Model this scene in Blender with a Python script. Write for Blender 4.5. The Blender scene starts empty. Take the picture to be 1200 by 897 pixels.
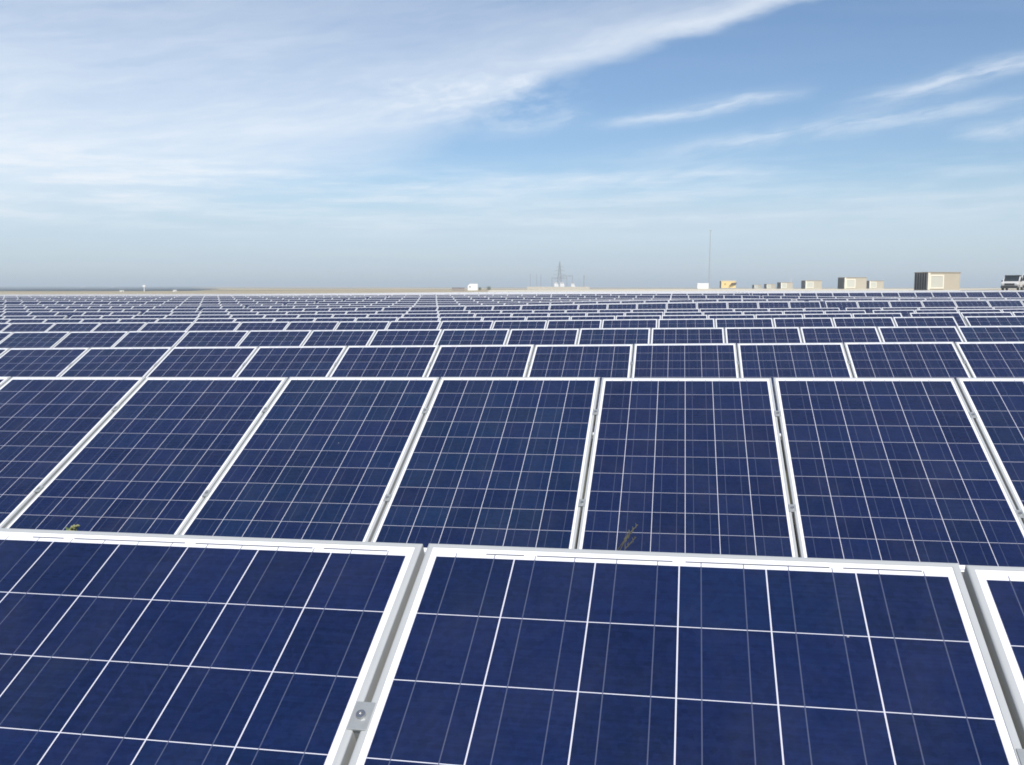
import bpy, bmesh, math, random
from math import radians as R
from mathutils import Vector, Matrix

random.seed(7)
scene = bpy.context.scene
col = scene.collection

# ------------------------------------------------------------------ camera
CZ = 1.55                                   # eye height above the ground at the front row
cd = bpy.data.cameras.new('camera')
cd.sensor_fit = 'HORIZONTAL'; cd.sensor_width = 36.0; cd.lens = 33.12
cd.clip_start = 0.05; cd.clip_end = 30000
cam = bpy.data.objects.new('camera', cd); col.objects.link(cam)
cam.location = (0, 0, CZ)
cam.rotation_euler = (R(90 - 5.77), R(0.0), R(9.873))
scene.camera = cam

# ------------------------------------------------------------------ sky, sun, exposure
SUN_EL, SUN_AZ = 48.0, 155.0                # azimuth clockwise from +Y: behind the camera, to its right
SKY_STRENGTH = 0.09
world = bpy.data.worlds.new("World"); scene.world = world
world.use_nodes = True
wt = world.node_tree; wt.nodes.clear()


class NT:
    """small helper that writes node trees as expressions"""
    def __init__(s, tree): s.t = tree
    def n(s, typ, **kw):
        nd = s.t.nodes.new(typ)
        for k, v in kw.items(): setattr(nd, k, v)
        return nd
    def put(s, inp, v):
        if hasattr(v, 'is_output') or isinstance(v, bpy.types.NodeSocket): s.t.links.new(v, inp)
        else: inp.default_value = v
    def m(s, op, a, b=None, c=None, clamp=False):
        nd = s.n('ShaderNodeMath', operation=op); nd.use_clamp = clamp
        s.put(nd.inputs[0], a)
        if b is not None: s.put(nd.inputs[1], b)
        if c is not None: s.put(nd.inputs[2], c)
        return nd.outputs[0]
    def smooth(s, v, a, b, lo=0.0, hi=1.0):
        nd = s.n('ShaderNodeMapRange', interpolation_type='SMOOTHSTEP')
        s.put(nd.inputs[0], v); s.put(nd.inputs[1], a); s.put(nd.inputs[2], b)
        s.put(nd.inputs[3], lo); s.put(nd.inputs[4], hi)
        return nd.outputs[0]
    def lin(s, v, a, b, lo=0.0, hi=1.0):
        nd = s.n('ShaderNodeMapRange'); nd.clamp = True
        s.put(nd.inputs[0], v); s.put(nd.inputs[1], a); s.put(nd.inputs[2], b)
        s.put(nd.inputs[3], lo); s.put(nd.inputs[4], hi)
        return nd.outputs[0]
    def comb(s, x, y, z=0.0):
        nd = s.n('ShaderNodeCombineXYZ')
        for i, v in enumerate((x, y, z)): s.put(nd.inputs[i], v)
        return nd.outputs[0]
    def sep(s, v):
        nd = s.n('ShaderNodeSeparateXYZ'); s.put(nd.inputs[0], v); return nd.outputs
    def noise(s, vec, scale=1.0, detail=4.0, rough=0.5, out='Fac', dist=0.0):
        nd = s.n('ShaderNodeTexNoise')
        s.put(nd.inputs['Vector'], vec); s.put(nd.inputs['Scale'], scale)
        s.put(nd.inputs['Detail'], detail); s.put(nd.inputs['Roughness'], rough); s.put(nd.inputs['Distortion'], dist)
        return nd.outputs[out]
    def mix(s, f, a, b, blend='MIX'):
        nd = s.n('ShaderNodeMix', data_type='RGBA', blend_type=blend)
        s.put(nd.inputs[0], f); s.put(nd.inputs[6], a); s.put(nd.inputs[7], b)
        return nd.outputs[2]
    def ramp(s, v, pts, x0, x1, ymax):
        """piecewise linear function of v given as (x, y) points"""
        nd = s.n('ShaderNodeValToRGB'); cr = nd.color_ramp
        s.put(nd.inputs[0], s.lin(v, x0, x1))
        pts = sorted(pts)
        while len(cr.elements) < len(pts): cr.elements.new(0.5)
        for e, (x, y) in zip(cr.elements, pts):
            e.position = (x - x0) / (x1 - x0); g = y / ymax; e.color = (g, g, g, 1)
        return s.m('MULTIPLY', nd.outputs[0], ymax)


w = NT(wt)
sky = w.n('ShaderNodeTexSky', sky_type='NISHITA')
sky.sun_disc = False
sky.sun_elevation = R(SUN_EL); sky.sun_rotation = R(SUN_AZ)
sky.altitude = 150; sky.air_density = 1.05; sky.dust_density = 0.3; sky.ozone_density = 6.0
gen = w.n('ShaderNodeTexCoord').outputs['Generated']
nrm = w.n('ShaderNodeVectorMath', operation='NORMALIZE'); wt.links.new(gen, nrm.inputs[0])
X, Y, Z = w.sep(nrm.outputs[0])
U0 = w.m('DEGREES', w.m('ARCTAN2', X, Y))
V0 = w.m('DEGREES', w.m('ARCSINE', Z))
# slow warp so that no cloud edge is a clean curve
wv = w.noise(w.comb(w.m('MULTIPLY', U0, 0.10), w.m('MULTIPLY', V0, 0.30), 3.1), 1.0, 5.0, 0.6, 'Color')
wx, wy, wz = w.sep(wv)
U = w.m('ADD', U0, w.m('MULTIPLY', w.m('SUBTRACT', wx, 0.5), 5.0))
V = w.m('ADD', V0, w.m('MULTIPLY', w.m('SUBTRACT', wy, 0.5), 1.7))
ca, sa = math.cos(R(9)), math.sin(R(9))
al = w.m('ADD', w.m('MULTIPLY', U, ca), w.m('MULTIPLY', V, sa))
ac = w.m('SUBTRACT', w.m('MULTIPLY', V, ca), w.m('MULTIPLY', U, sa))
fib = w.noise(w.comb(w.m('MULTIPLY', al, 0.10), w.m('MULTIPLY', ac, 0.85), 1.7), 1.0, 7.0, 0.62)
fib2 = w.noise(w.comb(w.m('MULTIPLY', al, 0.35), w.m('MULTIPLY', ac, 2.2), 8.7), 1.0, 6.0, 0.6)
fibre = w.smooth(w.m('ADD', w.m('MULTIPLY', fib, 0.65), w.m('MULTIPLY', fib2, 0.35)), 0.30, 0.70, 0.70, 1.06)
# the big cirrus sheet: a bright lower edge climbing to the right, fading upward
edge = w.ramp(U, [(-40, 5.0), (-30, 5.6), (-22, 6.9), (-16, 8.8), (-11.9, 10.6), (-7.4, 12.7), (-2.4, 13.9), (2.5, 14.7), (8, 16.2), (20, 19.5)], -40, 20, 20)
wid = w.ramp(U, [(-40, 14.0), (-24, 11.0), (-15, 7.0), (-8, 3.2), (0, 1.5), (8, 0.9), (20, 0.6)], -40, 20, 10)
amp = w.ramp(U, [(-40, 0.98), (-26, 0.92), (-14, 0.80), (-6, 0.95), (1, 1.0), (6, 0.9), (11, 0.0), (20, 0.0)], -40, 20, 1)
soft = w.ramp(U, [(-40, 3.2), (-18, 2.6), (-8, 1.0), (2, 0.5), (20, 0.5)], -40, 20, 4)
d = w.m('SUBTRACT', V, edge)
rise = w.smooth(d, w.m('MULTIPLY', soft, -1.0), soft)
fall = w.m('EXPONENT', w.m('MULTIPLY', w.m('DIVIDE', w.m('MAXIMUM', d, 0.0), wid), -1.0))
sheet = w.m('MULTIPLY', w.m('MULTIPLY', rise, fall), w.m('MULTIPLY', amp, fibre))


def streak(u0, v0, u1, v1, wd, a):
    L = math.hypot(u1 - u0, v1 - v0); cx, cy = (u1 - u0) / L, (v1 - v0) / L
    du = w.m('SUBTRACT', U, u0); dv = w.m('SUBTRACT', V, v0)
    t = w.m('DIVIDE', w.m('ADD', w.m('MULTIPLY', du, cx), w.m('MULTIPLY', dv, cy)), L)
    p = w.m('SUBTRACT', w.m('MULTIPLY', dv, cx), w.m('MULTIPLY', du, cy))
    g = w.m('EXPONENT', w.m('MULTIPLY', w.m('POWER', w.m('ABSOLUTE', w.m('DIVIDE', p, wd)), 1.6), -1.0))
    ends = w.m('MULTIPLY', w.smooth(t, -0.15, 0.35), w.smooth(t, 0.75, 1.2, 1.0, 0.0))
    return w.m('MULTIPLY', w.m('MULTIPLY', g, ends), w.m('MULTIPLY', w.smooth(fib2, 0.32, 0.66, 0.30, 1.15), a))


dens = sheet
for s in ((-4.5, 9.3, 6.0, 10.9, 0.34, 0.46), (8.5, 9.9, 20.0, 12.0, 0.45, 0.50), (-3.5, 7.6, 19.0, 9.7, 0.48, 0.40),
          (15.5, 8.0, 22, 8.6, 0.35, 0.45), (-12.5, 8.9, -5.5, 10.0, 0.5, 0.25), (-20, 5.9, 4, 6.5, 0.55, 0.30)):
    dens = w.m('ADD', dens, streak(*s))
# low veil of thin haze cloud above the horizon
lowf = w.noise(w.comb(w.m('MULTIPLY', U, 0.05), w.m('MULTIPLY', V, 0.9), 5.5), 1.0, 5.0, 0.55)
low = w.m('MULTIPLY', w.smooth(V, 7.2, 3.4), w.smooth(lowf, 0.3, 0.7, 0.70, 1.0))
low = w.m('MULTIPLY', low, w.smooth(V0, 0.5, 6.0, 0.92, 0.80))
wis = w.noise(w.comb(w.m('MULTIPLY', al, 0.16), w.m('MULTIPLY', w.m('SUBTRACT', V0, w.m('MULTIPLY', U0, 0.02)), 1.6), 4.2), 1.0, 7.0, 0.65)
wis = w.m('MULTIPLY', w.smooth(wis, 0.36, 0.74, 0.0, 0.52), w.m('MULTIPLY', w.smooth(V0, 2.2, 4.2), w.smooth(V0, 8.2, 6.0)))
dens = w.m('ADD', dens, w.m('MULTIPLY', wis, w.smooth(U0, 22, -30, 0.55, 1.0)))
mot = w.noise(w.comb(w.m('MULTIPLY', al, 0.9), w.m('MULTIPLY', ac, 2.6), 2.2), 1.0, 5.0, 0.6)
mot = w.m('MULTIPLY', w.smooth(mot, 0.38, 0.75, 0.0, 0.20), w.m('MULTIPLY', w.smooth(U0, -22, -14), w.m('MULTIPLY', w.smooth(U0, -4, -9), w.m('MULTIPLY', w.smooth(V0, 8.6, 10), w.smooth(V0, 13, 11.6)))))
dens = w.m('ADD', dens, mot)
# faint general cirrus so the rest of the sky is not empty
gx, gy = w.m('DIVIDE', X, w.m('ADD', w.m('MAXIMUM', Z, 0.0), 0.12)), w.m('DIVIDE', Y, w.m('ADD', w.m('MAXIMUM', Z, 0.0), 0.12))
gc = w.noise(w.comb(w.m('MULTIPLY', gx, 0.35), w.m('MULTIPLY', gy, 1.1), 0.3), 1.0, 6.0, 0.6)
dens = w.m('ADD', dens, w.m('MULTIPLY', w.smooth(gc, 0.42, 0.75), w.smooth(V0, 10, 24, 0.03, 0.40)))
# milky air close to the horizon
fac = w.m('MINIMUM', dens, 0.93)
CLOUD = (8.0, 8.5, 9.1, 1)
VEIL = w.mix(w.smooth(V0, 0.0, 3.2), (4.95, 5.95, 6.75, 1), (5.2, 6.4, 7.6, 1))
skyc = w.mix(fac, w.mix(low, sky.outputs[0], VEIL), CLOUD)
bg = w.n('ShaderNodeBackground'); wt.links.new(skyc, bg.inputs[0]); bg.inputs[1].default_value = SKY_STRENGTH
wo = w.n('ShaderNodeOutputWorld'); wt.links.new(bg.outputs[0], wo.inputs[0])

sd = bpy.data.lights.new('sun', 'SUN'); sd.energy = 4.0; sd.angle = R(0.53); sd.color = (1.0, 0.955, 0.88)
sun = bpy.data.objects.new('sun', sd); col.objects.link(sun)
sdir = Vector((math.sin(R(SUN_AZ)) * math.cos(R(SUN_EL)), math.cos(R(SUN_AZ)) * math.cos(R(SUN_EL)), math.sin(R(SUN_EL))))
sun.rotation_euler = (-sdir).to_track_quat('-Z', 'Y').to_euler()
sun.location = (20, -30, 60)

scene.cycles.filter_width = 1.75
vs = scene.view_settings
vs.view_transform = 'Standard'; vs.look = 'None'; vs.exposure = 0.35; vs.gamma = 1.0; vs.use_curve_mapping = False

# ------------------------------------------------------------------ materials
def new_mat(name):
    m = bpy.data.materials.new(name); m.use_nodes = True
    nt = m.node_tree; b = nt.nodes['Principled BSDF']
    return m, NT(nt), b

def plain(name, c, rough=0.5, metal=0.0, var=0.10, scale=6.0, spec=0.5):
    m, q, b = new_mat(name)
    co = q.n('ShaderNodeTexCoord').outputs['Object']
    f = q.noise(co, scale, 5.0, 0.6)
    lo = tuple(x * (1 - var) for x in c) + (1,); hi = tuple(min(1, x * (1 + var)) for x in c) + (1,)
    q.put(b.inputs['Base Color'], q.mix(f, lo, hi))
    b.inputs['Roughness'].default_value = rough; b.inputs['Metallic'].default_value = metal
    b.inputs['Specular IOR Level'].default_value = spec
    return m

M = {}
M['frame'] = plain('anodised_aluminium', (0.47, 0.48, 0.48), 0.42, 0.2, 0.06, 9.0)
M['rail'] = plain('rail_aluminium', (0.62, 0.63, 0.63), 0.45, 0.5, 0.10, 7.0)
M['clamp'] = plain('clamp_aluminium', (0.36, 0.375, 0.375), 0.42, 0.4, 0.15, 60.0)
M['steel'] = plain('bolt_steel', (0.50, 0.50, 0.50), 0.30, 0.9, 0.1, 60.0)
M['dark'] = plain('dark_void', (0.03, 0.03, 0.035), 0.7)
M['post'] = plain('galvanised_post', (0.45, 0.46, 0.46), 0.5, 0.5, 0.12, 8.0)
M['backsheet'] = plain('white_backsheet', (0.78, 0.78, 0.78), 0.6)
M['cream'] = plain('cream_cladding', (0.43, 0.385, 0.30), 0.7, 0, 0.07, 0.8)
M['cream_light'] = plain('pale_cream_paint', (0.74, 0.70, 0.58), 0.6, 0, 0.05, 2)
M['tan_trim'] = plain('tan_roof_trim', (0.33, 0.275, 0.20), 0.7, 0, 0.08, 2)
M['louvre'] = plain('dark_grey_louvre', (0.035, 0.037, 0.042), 0.6, 0.1, 0.15, 3)
M['louvre_rib'] = plain('grey_rib', (0.30, 0.30, 0.31), 0.6, 0.1, 0.1, 3)
M['white'] = plain('white_paint', (0.80, 0.80, 0.79), 0.45, 0, 0.04, 1.5)
M['white_dusty'] = plain('dusty_white_paint', (0.60, 0.59, 0.57), 0.35, 0, 0.10, 1.0)
M['yellow'] = plain('yellow_paint', (0.72, 0.55, 0.24), 0.55, 0, 0.06, 1.0)
M['brown'] = plain('dark_brown_opening', (0.10, 0.065, 0.045), 0.7)
M['greywall'] = plain('pale_block_wall', (0.52, 0.48, 0.38), 0.85, 0, 0.12, 0.2)
M['shed'] = plain('grey_brown_sheet', (0.27, 0.22, 0.19), 0.8, 0, 0.12, 0.8)
M['lattice'] = plain('galvanised_lattice', (0.30, 0.32, 0.33), 0.6, 0.3, 0.1, 0.5)
M['pole'] = plain('grey_pole', (0.34, 0.36, 0.36), 0.55, 0.2, 0.1, 1.0)
M['rubber'] = plain('tyre_rubber', (0.025, 0.025, 0.025), 0.85)
M['glass_dark'] = plain('dark_window_glass', (0.025, 0.03, 0.035), 0.08, 0, 0.1, 2, 0.6)
M['lamp'] = plain('clear_lamp_lens', (0.6, 0.6, 0.6), 0.15)
M['straw'] = plain('dry_straw', (0.12, 0.115, 0.075), 0.8, 0, 0.25, 40)
M['stem'] = plain('weed_stem', (0.14, 0.16, 0.055), 0.8, 0, 0.25, 40)
M['flower'] = plain('yellow_flower', (0.24, 0.25, 0.11), 0.8, 0, 0.15, 50)
M['leaf'] = plain('weed_leaf', (0.07, 0.11, 0.04), 0.7, 0, 0.3, 40)


def make_cell_material():
    """glass front of a 6 x 10 cell module; UVs are metres from the module's top left corner"""
    m, q, b = new_mat('solar_cells_under_glass')
    uvn = q.n('ShaderNodeUVMap'); uvn.uv_map = 'UVMap'
    u, v, _ = q.sep(uvn.outputs[0])
    PX, PY, X0, Y0 = 0.1585, 0.15709, 0.0245, 0.0379
    cx = q.m('DIVIDE', q.m('SUBTRACT', u, X0), PX)
    cy = q.m('DIVIDE', q.m('SUBTRACT', v, Y0), PY)
    fx = q.m('ABSOLUTE', q.m('SUBTRACT', q.m('FRACT', cx), 0.5))
    fy = q.m('ABSOLUTE', q.m('SUBTRACT', q.m('FRACT', cy), 0.5))
    ix, iy = q.m('FLOOR', cx), q.m('FLOOR', cy)
    inx = q.m('LESS_THAN', fx, 0.5 - 0.00125 / PX)
    iny = q.m('LESS_THAN', fy, 0.5 - 0.0009 / PY)
    rng = q.m('MULTIPLY', q.m('MULTIPLY', q.m('GREATER_THAN', cx, 0), q.m('LESS_THAN', cx, 6)),
              q.m('MULTIPLY', q.m('GREATER_THAN', cy, 0), q.m('LESS_THAN', cy, 10)))
    cell = q.m('MULTIPLY', q.m('MULTIPLY', inx, iny), rng)
    oi = q.n('ShaderNodeObjectInfo')
    rnd = q.m('MULTIPLY', oi.outputs['Random'], 97.0)
    wn = q.n('ShaderNodeTexWhiteNoise', noise_dimensions='3D')
    q.put(wn.inputs[0], q.comb(ix, iy, rnd))
    r1, r2, r3 = q.sep(wn.outputs['Color'])
    pr, _g, _b = q.sep(oi.outputs['Color'])            # each module's own tint, set on the object
    # crystal grain and slow tone drift across each cell
    gv = q.comb(q.m('ADD', u, rnd), v, rnd)
    vor = q.n('ShaderNodeTexVoronoi'); vor.feature = 'F1'
    q.put(vor.inputs['Vector'], gv); vor.inputs['Scale'].default_value = 95.0
    g1, g2, g3 = q.sep(vor.outputs['Color'])
    slow = q.noise(gv, 9.0, 4.0, 0.6)
    navy = (0.0075, 0.0155, 0.060, 1); teal = (0.0072, 0.0205, 0.063, 1); plum = (0.0090, 0.0145, 0.056, 1)
    h = q.m('ADD', q.m('MULTIPLY', r1, 0.30), q.m('MULTIPLY', pr, 0.70))
    c = q.mix(q.smooth(h, 0.45, 0.85), navy, teal)
    c = q.mix(q.smooth(h, 0.42, 0.12), c, plum)
    hue = q.noise(gv, 55.0, 3.0, 0.6, 'Color')
    c = q.mix(0.28, c, q.mix(1.0, c, q.mix(0.5, (1, 1, 1, 1), hue, 'MIX'), 'SOFT_LIGHT'))
    # the blue anti-reflex coat grows duller at places
    br = q.m('ADD', 0.57, q.m('ADD', q.m('MULTIPLY', r2, 0.18), q.m('ADD', q.m('MULTIPLY', g1, 0.20), q.m('MULTIPLY', slow, 0.06))))
    fing = q.m('MULTIPLY', q.m('SINE', q.m('MULTIPLY', v, 2 * math.pi / 0.0026)), 0.12)
    saw = q.noise(q.comb(q.m('MULTIPLY', u, 0.8), q.m('MULTIPLY', v, 190.0), q.m('ADD', rnd, q.m('MULTIPLY', r3, 40.0))), 1.0, 2.0, 0.5)
    br = q.m('ADD', br, q.m('ADD', fing, q.smooth(saw, 0.3, 0.7, -0.04, 0.11)))
    vm = q.n('ShaderNodeVectorMath', operation='SCALE'); q.put(vm.inputs[0], c); q.put(vm.inputs['Scale'], br)
    cellc = vm.outputs[0]
    base = q.mix(cell, q.mix(rng, (0.76, 0.76, 0.79, 1), (0.55, 0.55, 0.63, 1)), cellc)
    # two bus bars per cell
    bus = q.m('LESS_THAN', q.m('ABSOLUTE', q.m('SUBTRACT', fx, 0.245)), 0.0010 / PX)
    busr = q.m('MULTIPLY', q.m('GREATER_THAN', v, 0.0265), q.m('LESS_THAN', v, 1.622))
    bus = q.m('MULTIPLY', q.m('MULTIPLY', bus, busr), q.m('MULTIPLY', q.m('GREATER_THAN', cx, 0), q.m('LESS_THAN', cx, 6)))
    base = q.mix(q.m('MULTIPLY', bus, 0.85), base, (0.075, 0.088, 0.150, 1))
    # cross ribbons in the white margin at the top
    seg = None
    for a, e in ((0.63, 1.11), (1.27, 2.92), (3.07, 4.72), (4.87, 5.73)):
        s_ = q.m('MULTIPLY', q.m('GREATER_THAN', cx, a), q.m('LESS_THAN', cx, e))
        seg = s_ if seg is None else q.m('MAXIMUM', seg, s_)
    rib = q.m('MULTIPLY', seg, q.m('LESS_THAN', q.m('ABSOLUTE', q.m('SUBTRACT', v, 0.0265)), 0.0017))
    base = q.mix(rib, base, (0.10, 0.10, 0.12, 1))
    # faint print of the serial strip
    sp = q.m('MULTIPLY', q.m('MULTIPLY', q.m('GREATER_THAN', u, 0.075), q.m('LESS_THAN', u, 0.112)), q.m('LESS_THAN', q.m('ABSOLUTE', q.m('SUBTRACT', v, 0.0205)), 0.0016))
    sw = q.noise(q.comb(q.m('MULTIPLY', u, 900), rnd), 1.0, 1.0, 0.5)
    base = q.mix(q.m('MULTIPLY', sp, q.smooth(sw, 0.4, 0.6, 0.0, 0.5)), base, (0.35, 0.35, 0.37, 1))
    # dust film and a few dried specks
    vs_ = q.n('ShaderNodeTexVoronoi'); q.put(vs_.inputs['Vector'], q.comb(u, v, rnd)); vs_.inputs['Scale'].default_value = 5.0
    s1, s2, s3 = q.sep(vs_.outputs['Color'])
    dot = q.m('MULTIPLY', q.m('LESS_THAN', vs_.outputs['Distance'], q.m('MULTIPLY', s2, 0.020)), q.m('GREATER_THAN', s1, 0.80))
    base = q.mix(q.m('MULTIPLY', dot, 0.55), base, (0.5, 0.48, 0.44, 1))
    dust = q.noise(q.comb(q.m('MULTIPLY', u, 1.0), q.m('MULTIPLY', v, 0.6), rnd), 6.0, 6.0, 0.65)
    base = q.mix(q.smooth(dust, 0.35, 0.8, 0.000, 0.018), base, (0.42, 0.40, 0.37, 1))
    q.put(b.inputs['Base Color'], base)
    q.put(b.inputs['Roughness'], q.lin(dust, 0.3, 0.7, 0.12, 0.26))
    b.inputs['IOR'].default_value = 1.36
    return m

M['cells'] = make_cell_material()


def make_ground_material():
    m, q, b = new_mat('dry_sandy_ground')
    co = q.n('ShaderNodeNewGeometry').outputs['Position']
    x, y, z = q.sep(co)
    n1 = q.noise(co, 0.35, 8.0, 0.62); n2 = q.noise(co, 6.0, 6.0, 0.6)
    # fields lie in long strips far away
    n3 = q.noise(q.comb(q.m('MULTIPLY', x, 0.0030), q.m('MULTIPLY', y, 0.0042), 2.0), 1.0, 4.0, 0.55)
    n4 = q.noise(q.comb(q.m('MULTIPLY', x, 0.0011), q.m('MULTIPLY', y, 0.0035), 7.0), 1.0, 3.0, 0.5)
    sand = q.mix(n1, (0.34, 0.275, 0.175, 1), (0.54, 0.45, 0.31, 1))
    weedy = q.mix(n2, (0.10, 0.10, 0.05, 1), (0.26, 0.22, 0.12, 1))
    near = q.mix(q.m('MULTIPLY', q.smooth(n1, 0.5, 0.62), q.lin(n2, 0.35, 0.65)), sand, weedy)
    ochre = q.mix(n3, (0.45, 0.31, 0.13, 1), (0.66, 0.49, 0.25, 1))
    farc = q.mix(q.smooth(n4, 0.47, 0.55), ochre, (0.15, 0.15, 0.10, 1))
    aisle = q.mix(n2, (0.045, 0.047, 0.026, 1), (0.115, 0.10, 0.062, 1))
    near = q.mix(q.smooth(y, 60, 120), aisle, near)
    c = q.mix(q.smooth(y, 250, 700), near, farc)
    q.put(b.inputs['Base Color'], c)
    b.inputs['Roughness'].default_value = 0.95; b.inputs['Specular IOR Level'].default_value = 0.1
    bp = q.n('ShaderNodeBump'); bp.inputs['Strength'].default_value = 0.5; bp.inputs['Distance'].default_value = 0.05
    q.put(bp.inputs['Height'], n2); q.put(b.inputs['Normal'], bp.outputs[0])
    return m

M['ground'] = make_ground_material()
M['scrub'] = plain('dark_scrub_plain', (0.036, 0.046, 0.062), 0.95, 0, 0.35, 0.004, 0.1)
M['track'] = plain('pale_gravel_track', (0.60, 0.54, 0.42), 0.95, 0, 0.12, 0.05, 0.1)

# ------------------------------------------------------------------ helpers
def link(name, me, mats=(), parent=None):
    o = bpy.data.objects.new(name, me); col.objects.link(o)
    if me is not None and not me.materials:
        for mm in mats: me.materials.append(mm)
    if parent is not None: o.parent = parent
    return o

def obj(name, bm, mat, parent=None, smooth=False):
    me = bpy.data.meshes.new(name)
    bmesh.ops.recalc_face_normals(bm, faces=bm.faces[:])
    bm.to_mesh(me); bm.free()
    if smooth:
        for p in me.polygons: p.use_smooth = True
    return link(name, me, (mat,), parent)

def thing(name, label, cat, loc=(0, 0, 0), rz=0.0, group=None):
    o = bpy.data.objects.new(name, None); col.objects.link(o)
    o.location = loc; o.rotation_euler = (0, 0, rz); o.empty_display_size = 0.2
    o['label'] = label; o['category'] = cat
    if group: o['group'] = group
    return o

def tag(o, label, cat, group=None):
    o['label'] = label; o['category'] = cat
    if group: o['group'] = group
    return o

def add_box(bm, c, s, bev=0.0, rot=None):
    mat = Matrix.Translation(c) @ (rot.to_4x4() if rot else Matrix()) @ Matrix.Diagonal((*s, 1))
    r = bmesh.ops.create_cube(bm, size=1.0, matrix=mat)
    if bev > 0:
        es = list({e for v in r['verts'] for e in v.link_edges})
        bmesh.ops.bevel(bm, geom=es, offset=bev, segments=2, affect='EDGES', profile=0.5)
    return bm

def box(c, s, bev=0.0, rot=None): return add_box(bmesh.new(), c, s, bev, rot)

def add_tube(bm, pts, radii, n=8):
    """tube through points with a radius at each"""
    rings = []
    for i, p in enumerate(pts):
        p = Vector(p)
        a = Vector(pts[max(i - 1, 0)]); c = Vector(pts[min(i + 1, len(pts) - 1)])
        t = (c - a).normalized()
        ref = Vector((0, 0, 1)) if abs(t.z) < 0.9 else Vector((1, 0, 0))
        u_ = t.cross(ref).normalized(); v_ = t.cross(u_)
        r = radii[i] if hasattr(radii, '__len__') else radii
        rings.append([bm.verts.new(p + (u_ * math.cos(k * 2 * math.pi / n) + v_ * math.sin(k * 2 * math.pi / n)) * r) for k in range(n)])
    for a, b_ in zip(rings, rings[1:]):
        for k in range(n): bm.faces.new((a[k], a[(k + 1) % n], b_[(k + 1) % n], b_[k]))
    bm.faces.new(rings[0][::-1]); bm.faces.new(rings[-1])
    return bm

def tube(pts, radii, n=8): return add_tube(bmesh.new(), pts, radii, n)

def prism(poly, x0, x1, axis='x'):
    """polygon in (a, z) swept along x (or y)"""
    bm = bmesh.new()
    def P(a, z, t): return (t, a, z) if axis == 'x' else (a, t, z)
    A = [bm.verts.new(P(a, z, x0)) for a, z in poly]; B = [bm.verts.new(P(a, z, x1)) for a, z in poly]
    n = len(poly)
    for k in range(n): bm.faces.new((A[k], A[(k + 1) % n], B[(k + 1) % n], B[k]))
    bm.faces.new(A[::-1]); bm.faces.new(B)
    return bm

# ------------------------------------------------------------------ lie of the land
# heights (relative to the eye) of the rows' upper edges: along the row direction x, fan stations t = x / y
TS = (-0.736, -0.466, -0.174, 0.05, 0.297)
Y1, PITCH = 1.7977, 3.8986
ROWTOP = {
    5: (-0.723, -0.670, -0.615, -0.554, -0.494), 6: (-0.782, -0.732, -0.665, -0.598, -0.517),
    7: (-0.832, -0.765, -0.688, -0.625, -0.537), 8: (-0.823, -0.788, -0.704, -0.632, -0.557),
    9: (-0.828, -0.786, -0.635, -0.500, -0.423), 10: (-0.804, -0.759, -0.693, -0.533, -0.442),
    11: (-0.812, -0.753, -0.674, -0.485, -0.420), 12: (-0.724, -0.705, -0.656, -0.575, -0.520),
    13: (-0.700, -0.664, -0.620, -0.615, -0.570), 14: (-0.651, -0.617, -0.556, -0.600, -0.610),
    15: (-0.632, -0.582, -0.520, -0.443, -0.640), 16: (-0.627, -0.564, -0.540, -0.520, -0.600),
    17: (-0.617, -0.570, -0.475, -0.392, -0.285), 22: (-0.746, -0.679, -0.527, -0.401, -0.322),
    30: (-0.966, -0.867, -0.567, -0.430, -0.346)}
NEAR = {1: (1.7977, -0.5090, 0.01573, -0.019), 2: (5.7309, -0.5385, 0.01566, -0.0075),
        3: (9.5900, -0.5608, 0.01724, -0.0048), 4: (13.4925, -0.5659, 0.01384, -0.0039)}
LAST_ROW = 31

def pw(x, xs, ys):
    if x <= xs[0]: return ys[0] + (ys[1] - ys[0]) / (xs[1] - xs[0]) * max(x - xs[0], -0.25 * (xs[1] - xs[0]))
    if x >= xs[-1]: return ys[-1] + (ys[-1] - ys[-2]) / (xs[-1] - xs[-2]) * min(x - xs[-1], 0.25 * (xs[-1] - xs[-2]))
    for i in range(len(xs) - 1):
        if x <= xs[i + 1]:
            f = (x - xs[i]) / (xs[i + 1] - xs[i]); return ys[i] + (ys[i + 1] - ys[i]) * f

RK = sorted(ROWTOP)
def row_y(k, x=0.0):
    return NEAR[k][0] + NEAR[k][3] * x if k in NEAR else Y1 + (k - 1) * PITCH

def row_top(k, x):
    """height of row k's upper edge at x, in world z"""
    if k in NEAR: return CZ + NEAR[k][1] + NEAR[k][2] * x
    t = x / row_y(k)
    k0 = max([r for r in RK if r <= k], default=RK[0]); k1 = min([r for r in RK if r >= k], default=RK[-1])
    a = pw(t, TS, ROWTOP[k0]); b_ = pw(t, TS, ROWTOP[k1])
    return CZ + (a if k0 == k1 else a + (b_ - a) * (k - k0) / (k1 - k0))

FAR = ((125, (-2.42, -2.30, -1.90, -1.40, -1.00)), (140, (-2.42, -2.30, -1.70, -0.90, -0.42)),
       (165, (-2.42, -2.32, -1.60, -0.62, -0.40)), (200, (-2.45, -2.35, -1.50, -0.55, -0.30)),
       (310, (-2.45, -2.35, -1.45, -0.60, -0.42)), (450, (-2.50, -2.35, -1.35, -0.78, -0.60)),
       (700, (-2.60, -2.30, -1.80, -1.20, -0.90)), (1000, (-2.7, -2.3, -2.4, -2.2, -1.9)), (1500, (-2.6, -2.1, -2.5, -2.4, -2.2)),
       (2500, (-0.2, -0.4, -2.2, -2.2, -2.0)), (4000, (4.5, 4.0, 2.0, 0.0, 0.5)), (9000, (-4, -4, -4, -4, -4)))

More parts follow.
